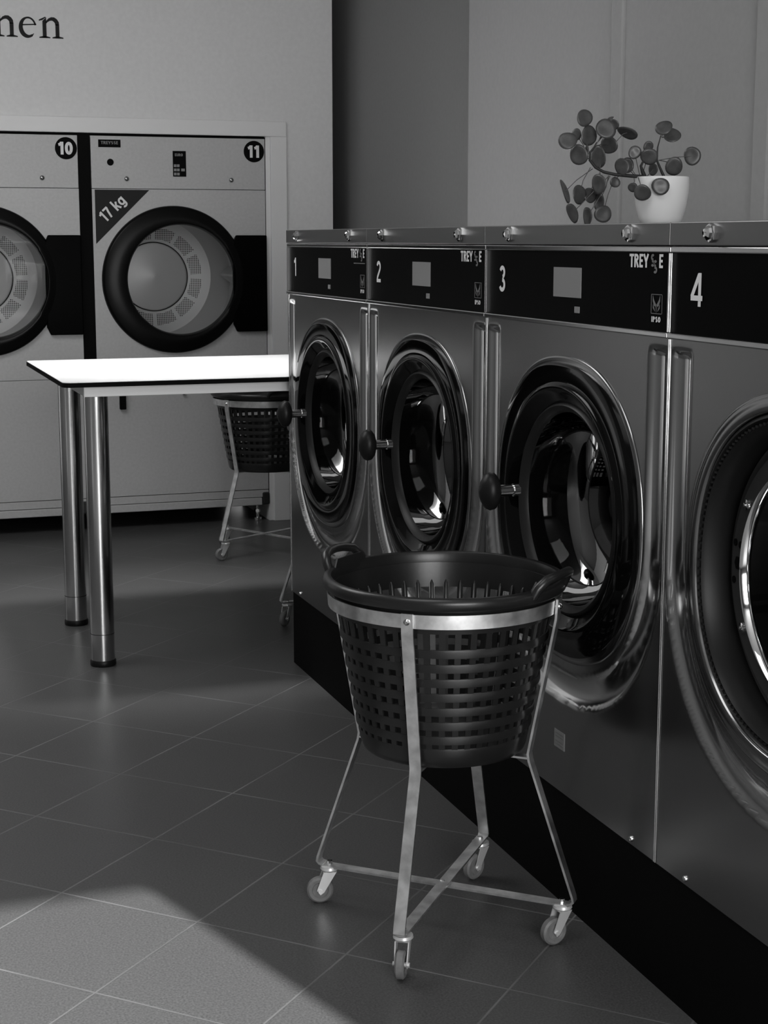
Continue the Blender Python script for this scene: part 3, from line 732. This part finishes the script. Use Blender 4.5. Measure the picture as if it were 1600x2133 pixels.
# leaves: crop x, y, half width, half height, tilt, depth, attach x, y
LV = [(425, 240, 68, 74, 20, -.01, 455, 500), (278, 428, 78, 74, 10, -.02, 460, 560), (360, 372, 42, 50, 0, .012, 460, 560), (468, 385, 72, 86, 5, -.004, 470, 540), (600, 330, 86, 84, 0, -.016, 520, 470),
      (680, 290, 40, 46, 30, .012, 540, 440), (785, 370, 92, 34, -28, -.004, 700, 430), (640, 460, 62, 80, 20, .01, 520, 470), (372, 548, 76, 84, 15, -.02, 465, 580), (548, 560, 54, 94, 5, .006, 560, 680),
      (640, 240, 34, 12, 40, .0, 540, 440), (845, 528, 56, 56, 0, -.024, 900, 720), (735, 645, 56, 72, -5, -.022, 860, 720), (800, 630, 60, 64, 0, .012, 880, 725), (970, 565, 74, 70, 0, -.022, 925, 700), (980, 475, 46, 44, 20, .008, 940, 600),
      (1095, 315, 72, 58, 30, -.006, 1080, 400), (1178, 372, 76, 62, 10, .010, 1085, 400), (1186, 645, 78, 74, 0, -.016, 1060, 590), (1352, 552, 74, 76, 0, .004, 1060, 590), (1015, 665, 34, 52, 10, .004, 960, 730),
      (275, 850, 34, 112, 20, -.012, 500, 660), (395, 880, 62, 86, 0, -.014, 480, 650), (495, 880, 56, 70, 20, .008, 560, 700), (540, 790, 50, 88, 0, -.020, 560, 690), (690, 775, 44, 46, 0, -.018, 720, 725), (828, 820, 36, 42, 0, -.030, 850, 730),
      (895, 870, 72, 68, 0, -.064, 880, 735), (1042, 815, 74, 74, 0, -.068, 1010, 745), (325, 1035, 32, 92, 22, -.008, 640, 720), (452, 1060, 28, 82, 0, -.010, 650, 720), (595, 1040, 74, 76, 0, -.014, 690, 725), (560, 930, 34, 80, -5, .006, 640, 715), (455, 500, 18, 34, 0, 0, 470, 540)]
for cx, cy, hw, hh, tl, dp, ax, ay in LV:
    big = max(hw, hh)*K; small = min(hw, hh)*K
    c = pp(cx, cy, dp)
    # local axes: long axis e1 in the facing plane, e2 turned away from the viewer when the leaf shows narrow
    tr_ = radians(tl)
    if hh >= hw: e1 = UPV*cos(tr_)+CR*-sin(tr_)*-1*(-1)
    else: e1 = CR*cos(tr_)+UPV*sin(tr_)
    if hh >= hw: e1 = UPV*cos(tr_)-CR*sin(tr_)
    e1.normalize(); pz = -CF; e2f = pz.cross(e1).normalized()
    th = math.acos(min(1, small/big)) * (1 if (cx*7+cy) % 2 else -1)
    e2 = (e2f*cos(th)+pz*sin(th)).normalized(); nn = e1.cross(e2).normalized()
    if nn.dot(pz) < 0: nn = -nn
    vs = [c-nn*.0022]; fs = []; n = 22; rings = 4
    for q in range(1, rings+1):
        for k in range(n):
            a = 2*pi*k/n; rr = q/rings*big*(1+.05*sin(2*a+cx)+.03*sin(3*a+cy))
            vs.append(c+e1*rr*cos(a)+e2*rr*sin(a)-nn*(.0022-.0035*(q/rings)**2+.0016*(q/rings)**4*2+.0012*sin(2*a+cy)*(q/rings)**2))
    for k in range(n): fs.append((0, 1+k, 1+(k+1) % n))
    for q in range(rings-1):
        for k in range(n): fs.append((1+q*n+k, 1+(q+1)*n+k, 1+(q+1)*n+(k+1) % n, 1+q*n+(k+1) % n))
    o = MB().add(vs, fs).build('leaf', 'leaf', pt, smooth=80, recalc=False)
    sm = o.modifiers.new('thick', 'SOLIDIFY'); sm.thickness = .0009
    A = pp(ax, ay, dp*.3-.004); mid = (A+c)/2+nn*-.006+UPV*.002
    MB().tube([A, mid, c-nn*.003], [.0009, .0008, .0009], 6).build('leaf_stalk', 'leaf', o, smooth=60)
